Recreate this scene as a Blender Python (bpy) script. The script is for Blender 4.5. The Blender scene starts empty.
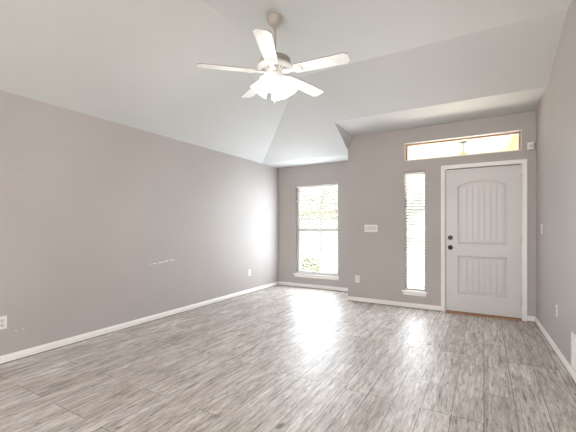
import bpy, bmesh, math, random
from mathutils import Vector, Matrix
PI = math.pi
random.seed(7)
S = bpy.context.scene
col = S.collection

# ---------------------------------------------------------------- camera
F_PX = 338.0
cd = bpy.data.cameras.new('camera'); cam = bpy.data.objects.new('camera', cd); col.objects.link(cam)
cd.sensor_width = 36.0; cd.lens = 36.0 * F_PX / 576.0
cd.shift_y = 10.0 / 576.0
cd.clip_start = 0.02
cam.location = (0, 0, 1.235)
cam.rotation_euler = (PI / 2, 0, math.atan2(196, F_PX))
S.camera = cam

# ---------------------------------------------------------------- daylight, exposure
SKY = 7.5
w = bpy.data.worlds.new('World'); S.world = w; w.use_nodes = True
wn = w.node_tree.nodes; wl = w.node_tree.links
bg = wn['Background']
geo = wn.new('ShaderNodeTexCoord'); sep = wn.new('ShaderNodeSeparateXYZ'); wl.new(geo.outputs['Generated'], sep.inputs[0])
rmp = wn.new('ShaderNodeValToRGB'); wl.new(sep.outputs['Z'], rmp.inputs[0])
rmp.color_ramp.elements[0].position = 0.0; rmp.color_ramp.elements[0].color = (1.0, 0.985, 0.96, 1)
rmp.color_ramp.elements[1].position = 0.8; rmp.color_ramp.elements[1].color = (0.80, 0.90, 1.0, 1)
wl.new(rmp.outputs[0], bg.inputs[0]); bg.inputs[1].default_value = SKY
sd = bpy.data.lights.new('sun', 'SUN'); sd.energy = 26; sd.angle = math.radians(1.0); sd.color = (1, 0.93, 0.82)
sun = bpy.data.objects.new('sun', sd); col.objects.link(sun); sun.rotation_euler = (math.radians(28), math.radians(-30), 0)
S.view_settings.view_transform = 'Standard'; S.view_settings.look = 'None'
S.view_settings.exposure = 0.0; S.view_settings.gamma = 1.0
S.view_settings.use_curve_mapping = False

def area(name, loc, rot, sx, sy, energy, colr, portal=False):
    a = bpy.data.lights.new(name, 'AREA'); a.shape = 'RECTANGLE'; a.size = sx; a.size_y = sy
    a.energy = energy; a.color = colr
    if portal: a.cycles.is_portal = True
    o = bpy.data.objects.new(name, a); col.objects.link(o); o.location = loc; o.rotation_euler = rot
    return o

# openings of the real room: alcove window, sidelight, transom; rear = unseen opening added for sky light
WIN = (-3.33, -2.407, 0.275, 2.055)
SIDE = (-1.049, -0.756, 0.262, 2.05)
TRN = (-1.042, 0.418, 2.228, 2.488)
YA, YE = 6.051, 5.351
TH = 0.16
YR = -2.6
# lamps for window daylight, alcove and sidelight inside the blinds; rear is added fill
area('daylight_alcove_window', ((WIN[0]+WIN[1])/2, YA-0.012, 1.17), (-PI/2, 0, 0), 0.90, 1.74, 58, (0.84, 0.92, 1.0))
area('daylight_sidelight', ((SIDE[0]+SIDE[1])/2, YE-0.012, 1.16), (-PI/2, 0, 0), 0.28, 1.74, 19, (0.88, 0.94, 1.0))
area('daylight_transom', ((TRN[0]+TRN[1])/2, YE+0.45, 2.05), (-PI/2-0.5, 0, 0), 1.4, 0.5, 60, (1.0, 0.86, 0.72))
area('rear_fill_lamp', (-1.0, YR+0.12, 1.45), (PI/2-0.15, 0, 0), 2.8, 2.2, 42, (1.0, 0.985, 0.97))  # unseen fill lamp added behind the camera, no window known there

# ---------------------------------------------------------------- materials
def mat(name, color, rough=0.5, metal=0.0, spec=0.5):
    m = bpy.data.materials.new(name); m.use_nodes = True
    b = m.node_tree.nodes['Principled BSDF']
    b.inputs['Base Color'].default_value = (*color, 1); b.inputs['Roughness'].default_value = rough
    b.inputs['Metallic'].default_value = metal; b.inputs['Specular IOR Level'].default_value = spec
    return m
def nodes(m):
    return m.node_tree.nodes, m.node_tree.links, m.node_tree.nodes['Principled BSDF']
def noise(nt, scale, vec=None, detail=3, rough=0.5, dist=0.0):
    n = nt.nodes.new('ShaderNodeTexNoise'); n.inputs['Scale'].default_value = scale
    n.inputs['Detail'].default_value = detail; n.inputs['Roughness'].default_value = rough
    n.inputs['Distortion'].default_value = dist
    if vec is not None: nt.links.new(vec, n.inputs['Vector'])
    return n
def mathn(nt, op, a, b=None, clamp=False):
    n = nt.nodes.new('ShaderNodeMath'); n.operation = op; n.use_clamp = clamp
    for i, v in enumerate((a, b)):
        if v is None: continue
        if isinstance(v, (int, float)): n.inputs[i].default_value = v
        else: nt.links.new(v, n.inputs[i])
    return n.outputs[0]
def mixc(nt, fac, a, b, mode='MIX'):
    n = nt.nodes.new('ShaderNodeMix'); n.data_type = 'RGBA'; n.blend_type = mode
    for s, v in ((n.inputs[0], fac), (n.inputs[6], a), (n.inputs[7], b)):
        if isinstance(v, (int, float)): s.default_value = v
        elif isinstance(v, tuple): s.default_value = (*v, 1)
        else: nt.links.new(v, s)
    return n.outputs[2]
def ramp(nt, fac, stops):
    r = nt.nodes.new('ShaderNodeValToRGB'); nt.links.new(fac, r.inputs[0])
    e = r.color_ramp.elements
    while len(e) < len(stops): e.new(0.5)
    for i, (p, c) in enumerate(stops):
        e[i].position = p; e[i].color = (*c, 1) if isinstance(c, tuple) else (c, c, c, 1)
    return r.outputs[0]
def bump(nt, h, strength, dist=0.01):
    b = nt.nodes.new('ShaderNodeBump'); b.inputs['Strength'].default_value = strength
    b.inputs['Distance'].default_value = dist; nt.links.new(h, b.inputs['Height'])
    nt.links.new(b.outputs[0], nt.nodes['Principled BSDF'].inputs['Normal'])
def painted(name, color, rough, bscale=140, bstr=0.12, var=0.04, spec=0.5):
    m = mat(name, color, rough, spec=spec); nt = m.node_tree
    tc = nt.nodes.new('ShaderNodeTexCoord').outputs['Object']
    n = noise(nt, 1.3, tc, 2)
    lo = tuple(c * (1 - var) for c in color); hi = tuple(min(1, c * (1 + var)) for c in color)
    c = ramp(nt, n.outputs['Fac'], [(0.3, lo), (0.7, hi)])
    nt.links.new(c, nt.nodes['Principled BSDF'].inputs['Base Color'])
    n2 = noise(nt, bscale, tc, 4, 0.6)
    bump(nt, n2.outputs['Fac'], bstr, 0.003)
    return m
M = {}
M['wall'] = painted('greige_wall_paint', (0.428, 0.394, 0.376), 0.64, 130, 0.22, 0.03)
M['ceiling'] = painted('ceiling_paint', (0.57, 0.567, 0.558), 0.85, 170, 0.25, 0.02, 0.3)
M['trim'] = painted('white_trim_paint', (0.82, 0.795, 0.76), 0.35, 60, 0.05, 0.03)
M['door'] = painted('door_paint', (0.60, 0.575, 0.565), 0.38, 80, 0.06, 0.02)
M['plastic'] = mat('white_plastic', (0.78, 0.76, 0.72), 0.35)
M['slot'] = mat('dark_slot', (0.03, 0.03, 0.03), 0.5)
M['toggle'] = mat('switch_rocker', (0.62, 0.61, 0.58), 0.3)
M['vinyl'] = mat('white_vinyl', (0.80, 0.80, 0.80), 0.35)
M['slat'] = mat('blind_slat', (0.82, 0.81, 0.79), 0.4)
M['bronze'] = mat('oil_rubbed_bronze', (0.022, 0.014, 0.012), 0.3, 0.3)
M['gap'] = mat('gap_shadow_dark', (0.07, 0.055, 0.045), 0.8)  # shade under the baseboards, put in as a dark colour
M['oak'] = mat('oak_threshold', (0.42, 0.20, 0.09), 0.45)
M['rubber'] = mat('weatherstrip', (0.05, 0.045, 0.04), 0.7)
M['steel'] = mat('satin_hinge', (0.62, 0.60, 0.57), 0.35, 0.4)
M['fan_white'] = mat('fan_white', (0.80, 0.79, 0.77), 0.35)
M['fan_beige'] = mat('fan_beige_enamel', (0.42, 0.37, 0.325), 0.35)
M['scuff'] = mat('white_scuff', (0.85, 0.84, 0.82), 0.8)
M['fillet'] = mat('white_fan_edge', (0.35, 0.31, 0.28), 0.6)

# dark edge-banded fan blade board
m = mat('fan_blade_board', (0.80, 0.79, 0.77), 0.4); nt = m.node_tree
tc = nt.nodes.new('ShaderNodeTexCoord').outputs['Object']
n = noise(nt, 18, tc, 3); nt.links.new(ramp(nt, n.outputs['Fac'], [(0.3, (0.76, 0.75, 0.73)), (0.7, (0.84, 0.83, 0.81))]), nt.nodes['Principled BSDF'].inputs['Base Color'])
M['blade'] = m

# glass
m = mat('window_glass', (1, 1, 1), 0.0); N, L, B = nodes(m)
tr = N.new('ShaderNodeBsdfTransparent'); gl = N.new('ShaderNodeBsdfGlossy'); gl.inputs['Roughness'].default_value = 0.02
mx = N.new('ShaderNodeMixShader'); fr = N.new('ShaderNodeFresnel'); fr.inputs['IOR'].default_value = 1.45
L.new(fr.outputs[0], mx.inputs[0]); L.new(tr.outputs[0], mx.inputs[1]); L.new(gl.outputs[0], mx.inputs[2])
L.new(mx.outputs[0], N['Material Output'].inputs[0])
M['glass'] = m
# frosted lit glass shades and bulbs
m = mat('frosted_lit_glass', (0.95, 0.94, 0.92), 0.4)
b = m.node_tree.nodes['Principled BSDF']; b.inputs['Emission Color'].default_value = (1, 0.97, 0.92, 1); b.inputs['Emission Strength'].default_value = 1.6
M['shade'] = m
m = mat('bulb_glow', (1, 1, 1), 0.4)
b = m.node_tree.nodes['Principled BSDF']; b.inputs['Emission Color'].default_value = (1, 0.96, 0.9, 1); b.inputs['Emission Strength'].default_value = 6
M['bulb'] = m

# floor: weathered grey-brown planks running along Y
m = mat('plank_floor', (0.4, 0.36, 0.33), 0.3); nt = m.node_tree; N, L, B = nodes(m)
tcn = N.new('ShaderNodeTexCoord').outputs['Object']
mp = N.new('ShaderNodeMapping'); L.new(tcn, mp.inputs[0]); mp.inputs['Rotation'].default_value = (0, 0, PI / 2)
br = N.new('ShaderNodeTexBrick'); L.new(mp.outputs[0], br.inputs['Vector'])
br.inputs['Scale'].default_value = 1.0; br.inputs['Brick Width'].default_value = 1.22; br.inputs['Row Height'].default_value = 0.185
br.inputs['Mortar Size'].default_value = 0.0022; br.inputs['Mortar Smooth'].default_value = 0.3; br.inputs['Bias'].default_value = 0
br.offset = 0.37; br.offset_frequency = 3
br.inputs['Color1'].default_value = (0, 0, 0, 1); br.inputs['Color2'].default_value = (1, 1, 1, 1); br.inputs['Mortar'].default_value = (0.5, 0.5, 0.5, 1)
rnd = N.new('ShaderNodeSeparateColor'); L.new(br.outputs['Color'], rnd.inputs[0]); rv = rnd.outputs[0]
cmb = N.new('ShaderNodeCombineXYZ'); L.new(mathn(nt, 'MULTIPLY', rv, 37.0), cmb.inputs[2]); L.new(mathn(nt, 'MULTIPLY', rv, 11.0), cmb.inputs[0])
st = N.new('ShaderNodeMapping'); L.new(tcn, st.inputs[0]); st.inputs['Scale'].default_value = (24, 2.8, 1)
ad = N.new('ShaderNodeVectorMath'); L.new(st.outputs[0], ad.inputs[0]); L.new(cmb.outputs[0], ad.inputs[1])
g1 = noise(nt, 1.0, ad.outputs[0], 7, 0.62, 0.35)
st2 = N.new('ShaderNodeMapping'); L.new(tcn, st2.inputs[0]); st2.inputs['Scale'].default_value = (64, 9, 1)
ad2 = N.new('ShaderNodeVectorMath'); L.new(st2.outputs[0], ad2.inputs[0]); L.new(cmb.outputs[0], ad2.inputs[1])
g2 = noise(nt, 1.0, ad2.outputs[0], 5, 0.7, 0.8)
st3 = N.new('ShaderNodeMapping'); L.new(tcn, st3.inputs[0]); st3.inputs['Scale'].default_value = (9, 3, 1)
ad3 = N.new('ShaderNodeVectorMath'); L.new(st3.outputs[0], ad3.inputs[0]); L.new(cmb.outputs[0], ad3.inputs[1])
g3 = noise(nt, 1.0, ad3.outputs[0], 3, 0.5, 0.3)
base = ramp(nt, g1.outputs['Fac'], [(0.27, (0.27, 0.23, 0.205)), (0.42, (0.475, 0.432, 0.40)), (0.56, (0.595, 0.557, 0.53)), (0.72, (0.70, 0.68, 0.66))])
fine = ramp(nt, g2.outputs['Fac'], [(0.32, 0.42), (0.42, 0.84), (0.52, 1.02), (0.70, 1.24)])
c1 = mixc(nt, 1.0, base, fine, 'MULTIPLY')
tone = ramp(nt, g3.outputs['Fac'], [(0.3, (0.90, 0.86, 0.82)), (0.7, (1.05, 1.05, 1.06))])
c2 = mixc(nt, 1.0, c1, tone, 'MULTIPLY')
pl = ramp(nt, rv, [(0.0, (0.90, 0.88, 0.86)), (1.0, (1.08, 1.08, 1.08))])
c3 = mixc(nt, 1.0, c2, pl, 'MULTIPLY')
st4 = N.new('ShaderNodeMapping'); L.new(tcn, st4.inputs[0]); st4.inputs['Scale'].default_value = (85, 5.5, 1)
ad4 = N.new('ShaderNodeVectorMath'); L.new(st4.outputs[0], ad4.inputs[0]); L.new(cmb.outputs[0], ad4.inputs[1])
g4 = noise(nt, 1.0, ad4.outputs[0], 4, 0.6, 0.5)
c3 = mixc(nt, 1.0, c3, ramp(nt, g4.outputs['Fac'], [(0.34, 0.46), (0.41, 0.90), (0.60, 1.0), (0.68, 1.22)]), 'MULTIPLY')
st5 = N.new('ShaderNodeMapping'); L.new(tcn, st5.inputs[0]); st5.inputs['Scale'].default_value = (14, 6.5, 1)
ad5 = N.new('ShaderNodeVectorMath'); L.new(st5.outputs[0], ad5.inputs[0]); L.new(cmb.outputs[0], ad5.inputs[1])
g5 = noise(nt, 1.0, ad5.outputs[0], 2, 0.5, 0.2)
c3 = mixc(nt, 1.0, c3, ramp(nt, g5.outputs['Fac'], [(0.22, 0.35), (0.29, 1.0)]), 'MULTIPLY')
c4 = mixc(nt, br.outputs['Fac'], c3, (0.12, 0.095, 0.08))
L.new(c4, B.inputs['Base Color'])
ro = ramp(nt, g2.outputs['Fac'], [(0.3, 0.50), (0.7, 0.38)])
rs = N.new('ShaderNodeSeparateColor'); L.new(ro, rs.inputs[0]); L.new(rs.outputs[0], B.inputs['Roughness'])
hh = mathn(nt, 'SUBTRACT', mathn(nt, 'ADD', mathn(nt, 'MULTIPLY', g2.outputs['Fac'], 0.5), mathn(nt, 'MULTIPLY', g1.outputs['Fac'], 0.5)), br.outputs['Fac'])
bump(nt, hh, 0.15, 0.003)
B.inputs['Specular IOR Level'].default_value = 0.5
M['floor'] = m

# outdoor materials
def speck(name, a, b, scale, rough=0.9):
    m = mat(name, a, rough); nt = m.node_tree
    tc = nt.nodes.new('ShaderNodeTexCoord').outputs['Object']
    n = noise(nt, scale, tc, 5, 0.6)
    nt.links.new(ramp(nt, n.outputs['Fac'], [(0.35, a), (0.65, b)]), nt.nodes['Principled BSDF'].inputs['Base Color'])
    return m
M['lawn'] = speck('lawn_grass', (0.20, 0.26, 0.12), (0.34, 0.38, 0.20), 30)
M['concrete'] = speck('porch_concrete', (0.50, 0.47, 0.43), (0.60, 0.57, 0.53), 12)
M['porch_paint'] = mat('porch_ceiling_paint', (0.80, 0.76, 0.72), 0.6)
M['brown_trim'] = mat('tan_outer_trim', (0.55, 0.36, 0.26), 0.6)
M['leaf'] = speck('shrub_leaf', (0.12, 0.135, 0.10), (0.20, 0.215, 0.165), 20)
M['bark'] = speck('bark', (0.14, 0.13, 0.12), (0.24, 0.22, 0.20), 15)
M['asphalt'] = speck('street_asphalt', (0.26, 0.26, 0.26), (0.34, 0.34, 0.34), 20)
m = mat('house_brick', (0.4, 0.25, 0.2), 0.9); nt = m.node_tree; N, L, B = nodes(m)
tc = N.new('ShaderNodeTexCoord').outputs['Object']; mp = N.new('ShaderNodeMapping'); mp.inputs['Rotation'].default_value = (PI/2, 0, 0); L.new(tc, mp.inputs[0])
br = N.new('ShaderNodeTexBrick'); L.new(mp.outputs[0], br.inputs['Vector']); br.inputs['Scale'].default_value = 1
br.inputs['Brick Width'].default_value = 0.5; br.inputs['Row Height'].default_value = 0.2; br.inputs['Mortar Size'].default_value = 0.02
br.inputs['Color1'].default_value = (0.30, 0.25, 0.22, 1); br.inputs['Color2'].default_value = (0.16, 0.14, 0.13, 1); br.inputs['Mortar'].default_value = (0.5, 0.48, 0.45, 1)
L.new(br.outputs['Color'], B.inputs['Base Color']); M['brick'] = m
M['roof'] = speck('roof_shingle', (0.14, 0.13, 0.12), (0.22, 0.20, 0.18), 8)
M['dark_glass'] = mat('dark_house_glass', (0.13, 0.13, 0.14), 0.4)

# ---------------------------------------------------------------- mesh helpers
def box(bm, x0, x1, y0, y1, z0, z1, bev=0.0):
    r = bmesh.ops.create_cube(bm, size=1)
    for v in r['verts']:
        v.co = Vector(((x0+x1)/2 + v.co.x*(x1-x0), (y0+y1)/2 + v.co.y*(y1-y0), (z0+z1)/2 + v.co.z*(z1-z0)))
    if bev > 0:
        es = list({e for v in r['verts'] for e in v.link_edges})
        bmesh.ops.bevel(bm, geom=es, offset=bev, segments=2, affect='EDGES', profile=0.5)
def prism(bm, pts, fn, d0, d1):
    """pts 2D outline; fn(a,b,d)->Vector"""
    A = [bm.verts.new(fn(a, b, d0)) for a, b in pts]; Bv = [bm.verts.new(fn(a, b, d1)) for a, b in pts]
    n = len(pts)
    bm.faces.new(A[::-1]); bm.faces.new(Bv)
    for i in range(n): bm.faces.new((A[i], A[(i+1) % n], Bv[(i+1) % n], Bv[i]))
def lathe(bm, prof, seg=32, M4=None, rfn=None):
    rings = []
    for r, z in prof:
        ring = []
        for k in range(seg):
            a = 2*PI*k/seg; rr = r*(rfn(a, z) if rfn else 1)
            v = Vector((rr*math.cos(a), rr*math.sin(a), z))
            if M4: v = M4 @ v
            ring.append(bm.verts.new(v))
        rings.append(ring)
    for i in range(len(rings)-1):
        for k in range(seg):
            bm.faces.new((rings[i][k], rings[i][(k+1) % seg], rings[i+1][(k+1) % seg], rings[i+1][k]))
    if prof[0][0] > 1e-4: bm.faces.new(rings[0][::-1])
    if prof[-1][0] > 1e-4: bm.faces.new(rings[-1])
def tube(bm, pts, r, seg=10):
    pts = [Vector(p) for p in pts]; rings = []
    for i, p in enumerate(pts):
        d = (pts[min(i+1, len(pts)-1)] - pts[max(i-1, 0)]).normalized()
        up = Vector((0, 0, 1)) if abs(d.z) < 0.9 else Vector((1, 0, 0))
        u = d.cross(up).normalized(); v = d.cross(u).normalized()
        rr = r[i] if isinstance(r, (list, tuple)) else r
        rings.append([bm.verts.new(p + u*rr*math.cos(2*PI*k/seg) + v*rr*math.sin(2*PI*k/seg)) for k in range(seg)])
    for i in range(len(rings)-1):
        for k in range(seg):
            bm.faces.new((rings[i][k], rings[i][(k+1) % seg], rings[i+1][(k+1) % seg], rings[i+1][k]))
    bm.faces.new(rings[0][::-1]); bm.faces.new(rings[-1])
def obj(name, bm, m, parent=None, smooth=False, loc=None, rot=None):
    bmesh.ops.remove_doubles(bm, verts=bm.verts, dist=1e-6)
    bmesh.ops.recalc_face_normals(bm, faces=bm.faces)
    me = bpy.data.meshes.new(name); bm.to_mesh(me); bm.free()
    if smooth:
        for p in me.polygons: p.use_smooth = True
    me.materials.append(m if not isinstance(m, str) else M[m])
    o = bpy.data.objects.new(name, me); col.objects.link(o)
    if loc: o.location = loc
    if rot: o.rotation_euler = rot
    if parent: o.parent = parent
    if smooth:
        md = o.modifiers.new('split', 'EDGE_SPLIT'); md.split_angle = math.radians(38)
    return o
def struct(name, bm, m, parent=None, **k):
    o = obj(name, bm, m, parent, **k)
    if parent is None: o['kind'] = 'structure'
    return o
def thing(name, label, cat, loc=(0, 0, 0), rotz=0, group=None):
    o = bpy.data.objects.new(name, None); col.objects.link(o); o.empty_display_size = 0.1
    o.location = loc; o.rotation_euler = (0, 0, rotz); o['label'] = label; o['category'] = cat
    if group: o['group'] = group
    return o
def tag(o, label, cat, group=None, kind=None):
    o['label'] = label; o['category'] = cat
    if group: o['group'] = group
    if kind: o['kind'] = kind
    return o
def NB(): return bmesh.new()

# ---------------------------------------------------------------- room shell
XL = -3.74; XJ = -1.953; XK = -1.875
HS = 2.45; HC = 3.10; YB = 5.45; MS = 0.376
XF = XL + (HC-HS)/MS; YF = YB - (HC-HS)/MS
ZS = 2.76; YS = YB - (ZS-HS)/MS; ZE = 2.712
def xr(y): return 0.577 + 0.028*(YE - y)
TOPZ = 3.35

bm = NB(); box(bm, XL-0.2, 1.2, YR-0.2, YA+0.2, -0.12, 0.0); struct('floor', bm, 'floor')

def slab(bm, face, fn, t0, t1, holes):
    """wall with rectangular holes: boxes of a grid; face=(a0,a1,z0,z1)"""
    a0, a1, z0, z1 = face
    xs = sorted({a0, a1, *[h[0] for h in holes], *[h[1] for h in holes]})
    zs = sorted({z0, z1, *[h[2] for h in holes], *[h[3] for h in holes]})
    inside = lambda i, j: any(h[0] < (xs[i]+xs[i+1])/2 < h[1] and h[2] < (zs[j]+zs[j+1])/2 < h[3] for h in holes)
    V = {}
    def v(i, j, k):
        if (i, j, k) not in V: V[(i, j, k)] = bm.verts.new(fn(xs[i], zs[j], (t0, t1)[k]))
        return V[(i, j, k)]
    nx, nz = len(xs)-1, len(zs)-1
    solid = lambda i, j: 0 <= i < nx and 0 <= j < nz and not inside(i, j)
    for i in range(nx):
        for j in range(nz):
            if not solid(i, j): continue
            for k in (0, 1): bm.faces.new((v(i, j, k), v(i+1, j, k), v(i+1, j+1, k), v(i, j+1, k)))
            if not solid(i-1, j): bm.faces.new((v(i, j, 0), v(i, j+1, 0), v(i, j+1, 1), v(i, j, 1)))
            if not solid(i+1, j): bm.faces.new((v(i+1, j, 0), v(i+1, j+1, 0), v(i+1, j+1, 1), v(i+1, j, 1)))
            if not solid(i, j-1): bm.faces.new((v(i, j, 0), v(i+1, j, 0), v(i+1, j, 1), v(i, j, 1)))
            if not solid(i, j+1): bm.faces.new((v(i, j+1, 0), v(i+1, j+1, 0), v(i+1, j+1, 1), v(i, j+1, 1)))
fy = lambda a, z, t: Vector((a, t, z))

bm = NB(); box(bm, XL-TH, XL, YR-TH, YA+TH, 0, TOPZ); wl_ = struct('wall_left', bm, 'wall')
bm = NB(); slab(bm, (XL, XJ, 0, TOPZ), fy, YA, YA+TH, [WIN]); struct('wall_alcove', bm, 'wall')
bm = NB(); box(bm, XJ, XJ+TH, YE+TH, YA+TH, 0, TOPZ); struct('wall_alcove_side', bm, 'wall')
DOOR = (-0.500, 0.442, 0.0, 2.062)
bm = NB(); slab(bm, (XJ, 0.72, 0, TOPZ), fy, YE, YE+TH, [SIDE, TRN, DOOR]); struct('wall_entry', bm, 'wall')
bm = NB()
prism(bm, [(xr(YE+TH), YE+TH), (xr(YR-TH), YR-TH), (xr(YR-TH)+TH, YR-TH), (xr(YE+TH)+TH, YE+TH)], lambda a, b, d: Vector((a, b, d)), 0, TOPZ)
struct('wall_right', bm, 'wall')
# rear wall behind the camera; its wide opening is added to let sky light in
REAR = (-2.6, 0.5, 0.35, 2.55)
bm = NB(); slab(bm, (XL, xr(YR)+TH, 0, TOPZ), fy, YR-TH, YR, [REAR]); struct('wall_rear', bm, 'wall')

# ceiling: a closed solid whose underside has the two slopes, the flat top and the entry bulkhead
bm = NB()
def poly(pts): return bm.faces.new([bm.verts.new(Vector(p)) for p in pts])
E_ = 0.05
XRa = 0.85
poly([(XL-E_, YR-E_, HS-E_*MS), (XF, YR-E_, HC), (XF, YF, HC), (XL-E_, YB+E_, HS-E_*MS)])          # left slope
poly([(XL-E_, YB+E_*0, HS), (XL-E_, YA+E_, HS), (XJ+E_, YA+E_, HS), (XJ+E_, YB, HS)])             # alcove soffit
poly([(XJ-0.004, YB, HS+0.008), (XJ-0.004, YE-0.0, HS+0.008), (XK, YE-0.0, HS+0.008), (XK, YB, HS+0.008)])
poly([(XL, YB, HS), (XF, YF, HC), (XRa, YF, HC), (XRa, YS, ZS), (XK-0.022, YS, ZS), (XJ-0.004, YB-0.03, HS+0.011), (XJ-0.004, YB, HS)])        # back slope
poly([(XK-0.022, YS, ZS), (XJ-0.004, YB-0.03, HS+0.011), (XK, YE+0.01, HS+0.008), (XK, YE+0.01, ZE)])                                     # bulkhead cheek
poly([(XK-0.022, YS, ZS), (XRa, YS, ZS), (XRa, YE+0.02, ZE), (XK, YE+0.02, ZE)])                         # entry soffit
poly([(XF, YR-E_, HC), (XRa, YR-E_, HC), (XRa, YF, HC), (XF, YF, HC)])                             # flat
me = bm
o = struct('ceiling', bm, 'ceiling')
bm = NB(); box(bm, XL-TH-0.05, 1.1, YR-TH-0.05, YA+TH+0.05, TOPZ, TOPZ+0.12)
struct('roof', bm, 'roof')  # unseen slab added to keep sky light out of the seams

# ---------------------------------------------------------------- baseboards
def baseboard(name, p0, p1, nrm, h=0.072, cut0=0, cut1=0):
    p0 = Vector((*p0, 0)); p1 = Vector((*p1, 0)); n = Vector((*nrm, 0)).normalized(); d = (p1-p0)
    prof = [(0, 0.006), (0.012, 0.006), (0.013, h*0.62), (0.010, h*0.66), (0.011, h*0.72), (0.006, h*0.93), (0.004, h), (0, h)]
    bm = NB()
    prism(bm, prof, lambda a, b, t: p0 + d*t + n*a + Vector((0, 0, b)), 0, 1)
    o = struct(name, bm, 'trim')
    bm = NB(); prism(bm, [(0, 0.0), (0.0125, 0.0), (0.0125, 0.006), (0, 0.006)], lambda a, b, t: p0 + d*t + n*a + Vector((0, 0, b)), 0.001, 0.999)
    obj('shadow_gap', bm, 'gap', o)  # dark strip standing in for the shadow line below the board
baseboard('baseboard_left', (XL, YR), (XL, YA), (1, 0))
baseboard('baseboard_alcove', (XL, YA), (XJ, YA), (0, -1))
baseboard('baseboard_alcove_side', (XJ, YE), (XJ, YA), (-1, 0))
baseboard('baseboard_entry', (XJ, YE), (-0.541, YE), (0, -1))
baseboard('baseboard_entry_right', (0.486, YE), (xr(YE), YE), (0, -1))
baseboard('baseboard_right', (xr(YR), YR), (xr(YE), YE), (-1, -0.028))

# ---------------------------------------------------------------- windows
def casing_box(name, r, y, frame, mats, parent, d=0.03):
    x0, x1, z0, z1 = r; bm = NB()
    box(bm, x0, x0+frame, y-d/2, y+d/2, z0, z1, 0.003); box(bm, x1-frame, x1, y-d/2, y+d/2, z0, z1, 0.003)
    box(bm, x0+frame, x1-frame, y-d/2, y+d/2, z1-frame, z1, 0.003); box(bm, x0+frame, x1-frame, y-d/2, y+d/2, z0, z0+frame, 0.003)
    return obj(name, bm, mats, parent)
def pane(r, y, parent, inset=0.02):
    x0, x1, z0, z1 = r; bm = NB(); box(bm, x0+inset, x1-inset, y-0.002, y+0.002, z0+inset, z1-inset)
    return obj('pane', bm, 'glass', parent)
def wstruct(n, loc):
    o = bpy.data.objects.new(n, None); col.objects.link(o); o['kind'] = 'structure'; o.empty_display_size = 0.1; return o
def sill(r, y, parent, over, proj, h=0.028, apron=0.045):
    x0, x1, z0, z1 = r; bm = NB()
    box(bm, x0-over, x1+over, y-proj, y+0.0, z0-h, z0, 0.006)
    box(bm, x0+0.002, x1-0.002, y-0.002, y+0.10, z0-h+0.002, z0+0.001)
    o = obj('window_sill', bm, 'trim', parent)
    bm = NB(); prism(bm, [(0, 0), (0.010, 0.0), (0.016, 0.014), (0.016, apron-0.006), (0.020, apron)  , (0, apron)],
                     lambda a, b, t: Vector((x0-over+0.02+(x1-x0+2*over-0.04)*t, y-a, z0-h-apron+b)), 0, 1)
    obj('window_apron', bm, 'trim', parent)
# window 1: alcove single-hung
W1 = wstruct('window_1', None)
casing_box('window_frame', WIN, YA+0.115, 0.04, 'vinyl', W1, 0.06)
mid = (WIN[2]+WIN[3])/2 - 0.02
bm = NB(); box(bm, WIN[0]+0.035, WIN[1]-0.035, YA+0.095, YA+0.13, mid-0.025, mid+0.025, 0.003); obj('meeting_rail', bm, 'vinyl', W1)
pane((WIN[0]+0.03, WIN[1]-0.03, mid, WIN[3]-0.02), YA+0.12, W1); pane((WIN[0]+0.03, WIN[1]-0.03, WIN[2]+0.02, mid), YA+0.11, W1)
sill(WIN, YA, W1, 0.035, 0.035)
# window 2: sidelight
W2 = wstruct('window_2', None)
casing_box('window_frame', SIDE, YE+0.115, 0.022, 'vinyl', W2, 0.06)
pane(SIDE, YE+0.12, W2); sill(SIDE, YE, W2, 0.035, 0.035)
# window 3: transom with a thin tan inner bead
W3 = wstruct('window_3', None)
casing_box('window_frame', TRN, YE+0.12, 0.02, 'brown_trim', W3, 0.05)
casing_box('inner_bead', (TRN[0]-0.006, TRN[1]+0.006, TRN[2]-0.004, TRN[3]+0.006), YE-0.001, 0.010, 'trim', W3, 0.010)
pane(TRN, YE+0.12, W3)

# blinds
def blind(name, r, y, label, tilt, pitch, d=0.05, cords=(0.12, 0.88), wand=None):
    x0, x1, z0, z1 = r; x0 += 0.006; x1 -= 0.006
    t = thing(name, label, 'window blind', ((x0+x1)/2, y, z0))
    cx = (x0+x1)/2; ox = lambda v: v-cx
    bm = NB(); box(bm, ox(x0), ox(x1), -0.028, 0.028, z1-z0-0.046, z1-z0-0.003, 0.003); obj('headrail', bm, 'slat', t)
    bm = NB(); z = z1-0.075
    while z > z0+0.05:
        c, s = math.cos(tilt), math.sin(tilt)
        P = [(-d/2, -0.0012), (0, 0.0006), (d/2, -0.0012), (d/2, 0.0012), (0, 0.003), (-d/2, 0.0012)]
        prism(bm, [(a*c-b*s, a*s+b*c) for a, b in P], lambda a, b, q: Vector((ox(x0)+(x1-x0)*q, a, b+z-z0)), 0, 1)
        z -= pitch
    obj('slats', bm, 'slat', t)
    bm = NB(); box(bm, ox(x0), ox(x1), -0.026, 0.026, 0.006, 0.024, 0.003); obj('bottom_rail', bm, 'slat', t)
    for f in cords:
        bm = NB()
        for yy in (-d/2-0.001, d/2+0.001): tube(bm, [(ox(x0+(x1-x0)*f), yy, 0.02), (ox(x0+(x1-x0)*f), yy, z1-z0-0.04)], 0.0012, 6)
        obj('ladder_cord', bm, 'slat', t)
    if wand is not None:
        bm = NB(); tube(bm, [(ox(x0+(x1-x0)*wand), -0.034, z1-z0-0.05), (ox(x0+(x1-x0)*wand), -0.036, z1-z0-0.75)], 0.004, 8)
        obj('tilt_wand', bm, 'slat', t)
blind('window_blind', WIN, YA+0.045, 'wide white slatted blind filling the tall alcove window', math.radians(-18), 0.0445, cords=(0.08, 0.5, 0.92), wand=0.06)
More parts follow.
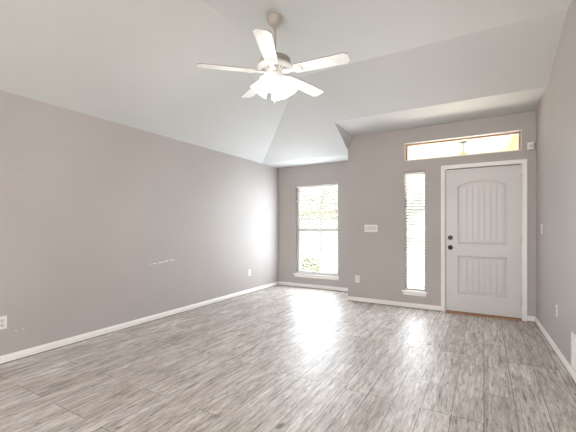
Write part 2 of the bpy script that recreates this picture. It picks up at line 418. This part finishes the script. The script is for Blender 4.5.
blind('window_blind', SIDE, YE+0.045, 'narrow white slatted blind in the slim sidelight beside the front door', math.radians(-18), 0.0445, cords=(0.2, 0.8))

# ---------------------------------------------------------------- front door
D = wstruct('door_1', None)
SL = (-0.476, 0.420, 0.022, 2.042)    # slab
yd = YE + 0.022                        # slab face
NX, NZ = 0, 0
# slab height field: raised panels via stepped loops
def arch_panel(x0, x1, z0, z1, rise, n=14):
    pts = [(x0, z0), (x1, z0)]
    if rise <= 0: return pts + [(x1, z1), (x0, z1)]
    w_ = (x1-x0)/2; zc = z1-rise
    for k in range(n+1):
        u = 1 - 2*k/n
        pts.append(((x0+x1)/2 + w_*u, zc + rise*(1-u*u)))
    return pts
def inset_pts(p, d):
    n = len(p); out = []
    for i in range(n):
        a, b, c = Vector(p[i-1]), Vector(p[i]), Vector(p[(i+1) % n])
        e1 = (b-a).normalized(); e2 = (c-b).normalized()
        n1 = Vector((-e1.y, e1.x)); n2 = Vector((-e2.y, e2.x))
        bis = (n1+n2).normalized(); out.append(tuple(b + bis*(d/max(0.3, bis.dot(n1)))))
    return out
bm = NB()
PAN = [arch_panel(-0.325, 0.270, 0.975, 1.875, 0.075), arch_panel(-0.325, 0.270, 0.275, 0.815, 0)]
x0, x1, z0, z1 = SL
outer = [(x0, z0), (x1, z0), (x1, z1), (x0, z1)]
def V3(p, y): return Vector((p[0], y, p[1]))
# front face with two holes -> triangle fill
ed = []
def loop(pts, y):
    vs = [bm.verts.new(V3(p, y)) for p in pts]; es = [bm.edges.new((vs[i], vs[(i+1) % len(vs)])) for i in range(len(vs))]
    return vs, es
ov, oe = loop(outer, yd); ed += oe
pv = []
for p in PAN:
    v_, e_ = loop(p, yd); pv.append((p, v_)); ed += e_
bmesh.ops.triangle_fill(bm, use_beauty=True, use_dissolve=False, edges=ed)
bk = [bm.verts.new(V3(p, yd+0.042)) for p in outer]
bm.faces.new(bk)
for i in range(4): bm.faces.new((ov[i], ov[(i+1) % 4], bk[(i+1) % 4], bk[i]))
for p, v_ in pv:   # ogee moulding down, then flat
    prev = v_
    for d_, dy in ((0.010, 0.009), (0.022, 0.012), (0.034, 0.006), (0.040, 0.006)):
        q = inset_pts(p, d_); nv = [bm.verts.new(V3(a, yd+dy)) for a in q]
        for i in range(len(p)): bm.faces.new((prev[i], prev[(i+1) % len(p)], nv[(i+1) % len(p)], nv[i]))
        prev = nv
    bm.faces.new(prev)
slab_o = obj('door_slab', bm, 'door', D)
# beadboard grooves on the panels: raised boards separated by grooves
for p, (a0, a1, b0, b1, rise) in zip(PAN, [(-0.277, 0.222, 1.022, 1.828, 0.062), (-0.277, 0.222, 0.322, 0.768, 0)]):
    bm = NB(); nb = 7; wd = (a1-a0)/nb
    for k in range(nb):
        xa, xb = a0+wd*k+0.0014, a0+wd*(k+1)-0.0014; e = 0.003; cxp = (a0+a1)/2; hw = (a1-a0)/2
        zt = lambda x: b1 - rise + rise*(1-((x-cxp)/hw)**2) if rise else b1
        F = [(xa, b0), (xb, b0), (xb, zt(xb)), ((xa+xb)/2, zt((xa+xb)/2)), (xa, zt(xa))]
        T = [(xa+e, b0+e), (xb-e, b0+e), (xb-e, zt(xb)-e), ((xa+xb)/2, zt((xa+xb)/2)-e), (xa+e, zt(xa)-e)]
        A = [bm.verts.new(V3(q, yd+0.0062)) for q in F]; Bq = [bm.verts.new(V3(q, yd+0.0025)) for q in T]
        bm.faces.new(A); bm.faces.new(Bq)
        for i in range(5): bm.faces.new((A[i], A[(i+1) % 5], Bq[(i+1) % 5], Bq[i]))
    obj('beadboard_panel', bm, 'door', D)
# jamb + stop
bm = NB()
box(bm, DOOR[0], SL[0]-0.004, YE-0.002, YE+TH, 0, DOOR[3]); box(bm, SL[1]+0.004, DOOR[1], YE-0.002, YE+TH, 0, DOOR[3])
box(bm, SL[0]-0.004, SL[1]+0.004, YE-0.002, YE+TH, SL[3]+0.005, DOOR[3])
box(bm, SL[0]-0.004, SL[0]+0.012, yd+0.0425, YE+TH, 0.014, DOOR[3]); box(bm, SL[1]-0.012, SL[1]+0.004, yd+0.0425, YE+TH, 0.014, DOOR[3])
box(bm, SL[0]+0.012, SL[1]-0.012, yd+0.0425, YE+TH, SL[3]-0.012, DOOR[3])
obj('door_jamb', bm, 'trim', D)
bm = NB(); box(bm, SL[0]-0.0035, SL[1]+0.0035, yd+0.012, yd+0.03, SL[3]+0.0005, SL[3]+0.0048)
box(bm, SL[0]-0.0038, SL[0]-0.0005, yd+0.012, yd+0.03, 0.03, SL[3]); obj('weatherstrip', bm, 'rubber', D)
# small dark dashes of the weatherstrip showing along the top of the slab
bm = NB(); x = SL[0]+0.02
while x < SL[1]-0.02:
    box(bm, x, x+0.017, YE-0.004, YE+0.004, SL[3]-0.001, SL[3]+0.0075); x += 0.027
obj('weatherstrip_tabs', bm, 'rubber', D)
# casing
cp = [(0, 0), (0.006, 0.012), (0.016, 0.014), (0.024, 0.010), (0.036, 0.012), (0.048, 0.016), (0.056, 0.016), (0.056, 0)]
def casing(side):
    bm = NB()
    if side == 'left': prism(bm, cp, lambda a, b, t: Vector((-0.482-a, YE-b, (2.049+a)*t)), 0.0, 1)
    if side == 'right': prism(bm, cp, lambda a, b, t: Vector((0.427+a, YE-b, (2.049+a)*t)), 0.0, 1)
    if side == 'top': prism(bm, cp, lambda a, b, t: Vector((-0.482-a + (0.909+2*a)*t, YE-b, 2.049+a)), 0, 1)
    obj('door_casing', bm, 'trim', D)
for s in ('left', 'right', 'top'): casing(s)
bm = NB(); box(bm, SL[0]-0.004, SL[1]+0.004, YE-0.05, YE+TH, 0.0, 0.014, 0.004)
obj('threshold', bm, 'oak', D)
bm = NB(); box(bm, SL[0]+0.002, SL[1]-0.002, yd+0.008, yd+0.034, 0.0142, 0.0218); obj('door_sweep', bm, 'rubber', D)
# hardware
def knob(z, name):
    R = Matrix.Translation((-0.418, yd, z)) @ Matrix.Rotation(PI/2, 4, 'X')
    bm = NB()
    if name == 'door_knob':
        lathe(bm, [(0.0, 0.0), (0.032, 0.0), (0.033, 0.004), (0.028, 0.009), (0.013, 0.012), (0.011, 0.03), (0.018, 0.036), (0.027, 0.046), (0.028, 0.056), (0.022, 0.066), (0.010, 0.070), (0.0, 0.0705)], 28, R)
    else:
        lathe(bm, [(0.0, 0.0), (0.031, 0.0), (0.032, 0.008), (0.028, 0.014), (0.012, 0.016), (0.0, 0.0162)], 28, R)
        box(bm, -0.418-0.016, -0.418+0.016, yd-0.032, yd-0.014, z-0.004, z+0.004, 0.002)
    o = obj(name, bm, 'bronze', D, smooth=True); return o
knob(1.068, 'deadbolt'); knob(0.927, 'door_knob')
for z in (1.87, 1.06, 0.25):
    bm = NB(); tube(bm, [(SL[1]+0.002, YE-0.002, z-0.045), (SL[1]+0.002, YE-0.002, z+0.045)], 0.007, 12)
    box(bm, SL[1]-0.002, SL[1]+0.012, YE-0.001, YE+0.006, z-0.045, z+0.045)
    obj('hinge', bm, 'steel', D)

# ---------------------------------------------------------------- ceiling fan
FC = Vector((-1.617, 2.557, 3.10))
fan = thing('ceiling_fan', 'white five-blade ceiling fan with lit cluster of frosted glass shades', 'ceiling fan', FC)
bm = NB(); lathe(bm, [(0.0, 0.0), (0.068, 0.0), (0.069, -0.012), (0.064, -0.040), (0.048, -0.068), (0.030, -0.080), (0.020, -0.084), (0.0, -0.085)], 36)
obj('canopy', bm, 'fan_beige', fan, smooth=True)
bm = NB(); lathe(bm, [(0.0, -0.075), (0.022, -0.078), (0.026, -0.090), (0.020, -0.100), (0.0, -0.102)], 24); obj('hanger_ball', bm, 'fan_beige', fan, smooth=True)
bm = NB(); tube(bm, [(0, 0, -0.08), (0, 0, -0.36)], 0.0115, 16); obj('downrod', bm, 'fan_beige', fan, smooth=True)
bm = NB(); lathe(bm, [(0.0, -0.340), (0.022, -0.340), (0.028, -0.350), (0.030, -0.366), (0.0, -0.368)], 24); obj('yoke_cover', bm, 'fan_beige', fan, smooth=True)
bm = NB(); lathe(bm, [(0.0, -0.362), (0.060, -0.364), (0.110, -0.368), (0.134, -0.376), (0.140, -0.386), (0.140, -0.424), (0.134, -0.432), (0.0, -0.433)], 48)
obj('motor_housing', bm, 'fan_beige', fan, smooth=True)
# ribbed vent ring and lower cover
bm = NB(); lathe(bm, [(0.0, -0.4325), (0.140, -0.4325), (0.157, -0.444), (0.157, -0.456), (0.136, -0.474), (0.095, -0.486), (0.0, -0.488)], 60,
                 rfn=lambda a, z: 1 + (0.012*math.cos(30*a) if z > -0.46 else 0))
obj('motor_cover', bm, 'fan_white', fan, smooth=True)
bm = NB()
for k in range(24):
    a = 2*PI*k/24
    box(bm, 0.085, 0.122, -0.004, 0.004, -0.4865, -0.4785)
    vs = bm.verts[-8:] if False else None
    bm.verts.ensure_lookup_table()
    for v in bm.verts[-8:]: v.co = Matrix.Rotation(a, 4, 'Z') @ v.co
obj('vent_slots', bm, 'fillet', fan)
BZ = -0.497
for k in range(5):
    a = math.radians(6 + 72*k)
    Rm = Matrix.Rotation(a, 4, 'Z')
    # blade iron: scrolled bracket
    bm = NB()
    prism(bm, [(0.075, -0.018), (0.115, -0.030), (0.145, -0.016), (0.175, -0.018), (0.205, -0.044), (0.245, -0.046), (0.262, -0.030), (0.255, -0.012), (0.270, 0.0),
               (0.255, 0.012), (0.262, 0.030), (0.245, 0.046), (0.205, 0.044), (0.175, 0.018), (0.145, 0.016), (0.115, 0.030), (0.075, 0.018)],
          lambda x, y, d: Rm @ Vector((x, y*math.cos(0.19), BZ + d - y*math.sin(0.19) - 0.006)), 0, 0.006)
    for sx, sy in ((0.232, -0.03), (0.232, 0.03), (0.252, 0.0)):
        lathe(bm, [(0.0, 0.0), (0.006, 0.0), (0.006, 0.003), (0.0, 0.0045)], 10, Rm @ Matrix.Translation((sx, sy, BZ-0.006 - sy*math.sin(0.19))) @ Matrix.Rotation(PI, 4, 'X'))
    iron = obj('blade_iron', bm, 'fan_white', fan)
    bm = NB()
    out = [(0.185, -0.050), (0.200, -0.058), (0.640, -0.068), (0.672, -0.042), (0.672, 0.042), (0.640, 0.068), (0.200, 0.058), (0.185, 0.050)]
    prism(bm, out, lambda x, y, d: Rm @ Vector((x, y*math.cos(0.19), BZ + d - y*math.sin(0.19))), 0.0005, 0.0065)
    bo = obj('blade', bm, 'blade', fan)
    # thin darker edge banding
    bm = NB(); n = len(out); ob = [(x*1.0 + (0.0014 if x > 0.4 else -0.0014), y*1.02) for x, y in out]
    inn = [(x, y) for x, y in out]
    T = lambda x, y, d: Rm @ Vector((x, y*math.cos(0.19), BZ + d - y*math.sin(0.19)))
    for i in range(n):
        j = (i+1) % n
        q = [T(*ob[i], 0.0003), T(*ob[j], 0.0003), T(*ob[j], 0.0067), T(*ob[i], 0.0067), T(*inn[i], 0.0003), T(*inn[j], 0.0003), T(*inn[j], 0.0067), T(*inn[i], 0.0067)]
        vv = [bm.verts.new(p) for p in q]
        for f in ((0, 1, 2, 3), (4, 7, 6, 5), (0, 4, 5, 1), (3, 2, 6, 7)): bm.faces.new([vv[t] for t in f])
    obj('edge_band', bm, 'fillet', bo)
# light kit
bm = NB(); lathe(bm, [(0.0, -0.480), (0.060, -0.484), (0.066, -0.500), (0.066, -0.545), (0.058, -0.560), (0.036, -0.575), (0.018, -0.590), (0.0, -0.596)], 36)
kit = obj('light_kit', bm, 'fan_white', fan, smooth=True)
for k in range(4):
    a = math.radians(15 + 90*k)
    tiltm = Matrix.Rotation(a, 4, 'Z') @ Matrix.Translation((0.066, 0, -0.535)) @ Matrix.Rotation(math.radians(-38), 4, 'Y')
    bm = NB(); lathe(bm, [(0.0, 0.015), (0.016, 0.012), (0.020, 0.0), (0.026, -0.012), (0.028, -0.034), (0.0, -0.036)], 20, tiltm)
    obj('lamp_arm', bm, 'fan_white', kit, smooth=True)
    bm = NB()
    outp = [(0.028, -0.026), (0.034, -0.040), (0.052, -0.062), (0.066, -0.090), (0.072, -0.115), (0.078, -0.140), (0.085, -0.152)]
    inp = [(r-0.003, z) for r, z in outp[::-1]]
    lathe(bm, outp + inp, 40, tiltm, rfn=lambda an, z: 1 + (0.05*max(0, (-z-0.10)/0.052))*math.cos(8*an))
    obj('glass_shade', bm, 'shade', kit, smooth=True)
    bm = NB(); lathe(bm, [(0.0, -0.034), (0.012, -0.036), (0.014, -0.058), (0.026, -0.080), (0.029, -0.098), (0.022, -0.116), (0.010, -0.124), (0.0, -0.126)], 20, tiltm)
    obj('bulb', bm, 'bulb', kit, smooth=True)
    ld = bpy.data.lights.new('fan_bulb_light', 'POINT'); ld.energy = 5; ld.color = (1.0, 0.96, 0.91); ld.shadow_soft_size = 0.05
    lo = bpy.data.objects.new('fan_bulb_light', ld); col.objects.link(lo)
    lo.location = FC + (tiltm @ Vector((0, 0, -0.165)))
bm = NB(); tube(bm, [(0.012, -0.02, -0.59), (0.012, -0.02, -0.745)], 0.0016, 6); pc = obj('pull_chain', bm, 'steel', fan)
bm = NB(); lathe(bm, [(0.0, -0.740), (0.005, -0.745), (0.008, -0.760), (0.006, -0.772), (0.0, -0.775)], 12, Matrix.Translation((0.012, -0.02, 0))); obj('chain_fob', bm, 'fillet', pc, smooth=True)

# ---------------------------------------------------------------- wall plates
def outlet(name, label, loc, rotz, group=None):
    """duplex receptacle, plate facing local -Y"""
    t = thing(name, label, 'power outlet', loc, rotz, group)
    bm = NB(); box(bm, -0.036, 0.036, -0.006, 0.001, -0.058, 0.058, 0.003); obj('cover_plate', bm, 'plastic', t)
    for s in (-1, 1):
        bm = NB(); lathe(bm, [(0, 0), (0.0165, 0), (0.0165, 0.003), (0, 0.003)], 20, Matrix.Translation((0, -0.0055, s*0.021)) @ Matrix.Rotation(PI/2, 4, 'X'))
        r = obj('receptacle', bm, 'toggle', t)
        bm = NB()
        for dx, h in ((-0.0065, 0.009), (0.0065, 0.007)): box(bm, dx-0.001, dx+0.001, -0.0092, -0.0083, s*0.021+0.002-h/2, s*0.021+0.002+h/2)
        lathe(bm, [(0, 0), (0.0025, 0), (0.0025, 0.0008), (0, 0.0008)], 10, Matrix.Translation((0, -0.0084, s*0.021-0.0085)) @ Matrix.Rotation(PI/2, 4, 'X'))
        obj('slots', bm, 'slot', r)
    bm = NB(); lathe(bm, [(0, 0), (0.003, 0), (0.0025, 0.0012), (0, 0.0014)], 10, Matrix.Translation((0, -0.006, 0)) @ Matrix.Rotation(PI/2, 4, 'X')); obj('screw', bm, 'steel', t)
    return t
def switch(name, label, loc, rotz, gangs):
    t = thing(name, label, 'light switch', loc, rotz)
    wd = 0.036*1 + 0.023*(gangs-1)
    bm = NB(); box(bm, -wd, wd, -0.006, 0.001, -0.058, 0.058, 0.003); obj('cover_plate', bm, 'plastic', t)
    for g in range(gangs):
        x = (g-(gangs-1)/2)*0.046
        bm = NB(); prism(bm, [(0, -0.033), (-0.0075, -0.033), (-0.010, 0.0), (-0.0125, 0.033), (0, 0.033)], lambda a, b, d: Vector((x+d, a, b)), -0.0165, 0.0165)
        obj('rocker', bm, 'toggle', t)
    return t
outlet('power_outlet', 'white power outlet at left photo edge, nearest the camera on the left wall', (XL, 1.335, 0.367), PI/2)
outlet('power_outlet', 'white power outlet low on the left wall near the window alcove', (XL, 5.03, 0.375), PI/2)
outlet('power_outlet', 'white power outlet on the entry wall below the wide switch plate', (-1.789, YE, 0.369), 0)
ra = math.atan2(-0.028, 1)
def rwall(y, z): return (xr(y), y, z)
outlet('power_outlet', 'white power outlet low on the right wall above the baseboard', rwall(4.13, 0.415), -PI/2-ra*0)
switch('light_switch', 'wide white four-gang switch plate on the entry wall beside the sidelight', (-1.566, YE, 1.197), 0, 4)
switch('light_switch', 'single white rocker switch on the right wall near the front door', rwall(4.93, 1.20), -PI/2, 1)

# return-air grille on the right wall
y0g, y1g = 2.96, 3.565
t = thing('vent_grille', 'white louvred return-air grille low on the right wall', 'air vent', rwall((y0g+y1g)/2, 0.073), -PI/2 + 0.028)
hw = (y1g-y0g)/2
bm = NB()
box(bm, -hw, -hw+0.03, -0.010, 0.001, 0, 0.30, 0.003); box(bm, hw-0.03, hw, -0.010, 0.001, 0, 0.30, 0.003)
box(bm, -hw+0.03, hw-0.03, -0.010, 0.001, 0, 0.028, 0.003); box(bm, -hw+0.03, hw-0.03, -0.010, 0.001, 0.272, 0.30, 0.003)
obj('grille_frame', bm, 'plastic', t)
bm = NB(); z = 0.04
while z < 0.265:
    prism(bm, [(-0.009, 0), (-0.0075, 0), (0.0, 0.009), (-0.0015, 0.009)], lambda a, b, d: Vector((d, a, b+z)), -hw+0.028, hw-0.028); z += 0.0135
obj('louvres', bm, 'plastic', t)
bm = NB(); box(bm, -hw+0.02, hw-0.02, -0.0008, 0.0005, 0.02, 0.28); obj('backing', bm, 'fillet', t)

# corner motion sensor
t = thing('motion_sensor', 'small white alarm sensor high in the corner beside the transom window', 'alarm sensor', (0.522, YE, 2.262))
bm = NB()
prism(bm, [(-0.036, -0.002), (0.036, -0.002), (0.036, -0.036), (0.026, -0.052), (-0.026, -0.052), (-0.036, -0.036)], lambda a, b, d: Vector((a, b, d)), -0.042, 0.045)
obj('housing', bm, 'plastic', t)
bm = NB(); prism(bm, [(-0.018, -0.0525), (0.018, -0.0525), (0.014, -0.0555), (-0.014, -0.0555)], lambda a, b, d: Vector((a, b, d)), -0.022, 0.018); obj('lens', bm, 'toggle', t)
bm = NB(); box(bm, -0.018, 0.018, -0.003, 0.0, -0.055, -0.042); obj('mount_bracket', bm, 'fillet', t)

# paint scuffs on the left wall (marks with a shape of their own)
def scuff(pts, parent):
    bm = NB()
    for (y, z, L_, h, an) in pts:
        n = 9; c, s = math.cos(an), math.sin(an); P = []
        for k in range(n):
            a = 2*PI*k/n; u = math.cos(a)*L_*random.uniform(0.75, 1); v = math.sin(a)*h*random.uniform(0.6, 1)
            P.append((y+u*c-v*s, z+u*s+v*c))
        prism(bm, P, lambda a, b, d: Vector((XL+d, a, b)), -0.001, 0.0006)
    obj('paint_scuff', bm, 'scuff', parent)
scuff([(2.90, 0.740, 0.022, 0.004, 0.1), (2.965, 0.742, 0.045, 0.006, 0.02), (3.05, 0.746, 0.040, 0.007, 0.05), (3.11, 0.752, 0.04, 0.006, 0.15), (3.16, 0.760, 0.025, 0.009, 0.1), (3.235, 0.764, 0.03, 0.007, 0.03), (3.28, 0.766, 0.018, 0.004, 0)], wl_)
scuff([(random.uniform(1.38, 1.50), random.uniform(1.56, 1.72), random.uniform(.002, .004), random.uniform(.002, .004), 0) for _ in range(9)], wl_)
scuff([(1.44, 0.27, 0.010, 0.004, 0), (1.50, 0.268, 0.006, 0.006, 0), (3.95, 0.30, 0.02, 0.003, 0.1)], wl_)

# ---------------------------------------------------------------- outdoors
bm = NB(); box(bm, -60, 40, YA+TH, 60, -0.35, -0.20); tag(obj('lawn', bm, 'lawn'), 'green front lawn outside the windows', 'lawn', kind='structure')
bm = NB(); box(bm, XJ+TH, 2.4, YE+TH, 9.2, -0.2, -0.03); o = struct('porch_floor', bm, 'concrete')
bm = NB()
box(bm, XJ+TH, 2.4, YE+TH, 9.2, 2.92, 3.05)
k = YE+TH+0.1
while k < 9.2: box(bm, XJ+TH, 2.4, k, k+0.088, 2.912, 2.92); k += 0.1
struct('porch_ceiling', bm, 'porch_paint')
bm = NB(); box(bm, XJ+TH-0.1, 2.4, 9.0, 9.2, 2.55, 2.92); box(bm, 0.47, 0.60, YE+0.6, 9.0, 2.55, 2.92); struct('porch_beam', bm, 'brown_trim')
bm = NB(); box(bm, 1.30, 1.62, 8.94, 9.26, -0.2, 2.55); struct('porch_column', bm, 'brick')
# porch pendant seen through the transom
t = thing('porch_light', 'small porch pendant light seen through the transom above the door', 'pendant light', (-0.36, 7.60, 2.912))
bm = NB(); lathe(bm, [(0, 0), (0.075, 0), (0.072, -0.014), (0.012, -0.024), (0, -0.025)], 24); obj('canopy', bm, 'bronze', t, smooth=True)
bm = NB(); tube(bm, [(0, 0, -0.02), (0, 0, -0.20)], 0.008, 8); obj('stem', bm, 'bronze', t)
bm = NB(); lathe(bm, [(0, -0.19), (0.03, -0.20), (0.075, -0.24), (0.08, -0.36), (0.05, -0.40), (0, -0.41)], 16); obj('lantern', bm, 'brown_trim', t)
bm = NB(); box(bm, -12, 9, -14, YR-TH, -0.35, -0.05); o = struct('rear_shading_slab', bm, 'concrete')  # unseen slab added behind the room to cut light from below
# street + opposite house
bm = NB(); box(bm, -60, 40, 16, 23, -0.22, -0.19); struct('street', bm, 'asphalt')
h = thing('brick_house', 'brick house with dark windows and shingle roof across the street', 'house', (-14.0, 30, -0.2))
bm = NB(); box(bm, -8, 8, 0, 8, 0, 3.0); obj('wall', bm, 'brick', h)
bm = NB(); prism(bm, [(-0.6, 2.9), (8.6, 2.9), (4.0, 5.6)], lambda a, b, d: Vector((d, a, b)), -8.6, 8.6); obj('roof', bm, 'roof', h)
for x in (-5.5, -1.5, 2.0, 5.6):
    bm = NB(); box(bm, x-0.75, x+0.75, -0.06, 0.02, 0.8, 2.3); wf = obj('window', bm, 'vinyl', h)
    bm = NB(); box(bm, x-0.66, x+0.66, -0.08, -0.055, 0.88, 2.22); obj('pane', bm, 'dark_glass', wf)
# shrubs below the alcove window, a tree on the lawn
def foliage(bm, c, rx, ry, rz, n, s):
    for _ in range(n):
        while True:
            p = Vector((random.uniform(-1, 1), random.uniform(-1, 1), random.uniform(-1, 1)))
            if 0.3 < p.length < 1: break
        q = Vector((c[0]+p.x*rx, c[1]+p.y*ry, c[2]+p.z*rz))
        d = Vector((random.gauss(0, 1), random.gauss(0, 1), random.gauss(0, 1))).normalized()*s
        e = d.cross(Vector((random.gauss(0, 1), random.gauss(0, 1), random.gauss(0, 1)))).normalized()*s*0.45
        bm.faces.new([bm.verts.new(v) for v in (q-d, q+e, q+d, q-e)])
def fobj(name, bm, m, parent):
    me = bpy.data.meshes.new(name); bm.to_mesh(me); bm.free(); me.materials.append(M[m]); o = bpy.data.objects.new(name, me); col.objects.link(o); o.parent = parent; return o
for (x, y, hh, lab) in ((-3.75, 7.3, 0.62, 'low green shrub outside the lower left of the alcove window'),):
    t = thing('garden_shrub', lab, 'shrub', (x, y, -0.2))
    bm = NB(); foliage(bm, (0, 0, hh*0.62), 0.42, 0.4, hh*0.55, 900, 0.04); fobj('foliage', bm, 'leaf', t)
    bm = NB(); tube(bm, [(0, 0, 0), (0.02, 0, hh*0.5)], 0.02, 8); obj('stem', bm, 'bark', t)
t = thing('lawn_tree', 'leafy tree on the lawn seen through the alcove window', 'tree', (-8.3, 18.0, -0.2))
bm = NB(); tube(bm, [(0, 0, 0), (0.05, 0, 1.5), (0.0, 0.1, 2.6), (0.3, 0, 3.6)], [0.14, 0.11, 0.09, 0.04], 10); obj('trunk', bm, 'bark', t)
bm = NB(); foliage(bm, (0, 0, 3.0), 1.2, 1.2, 1.0, 420, 0.10); fobj('crown', bm, 'leaf', t)
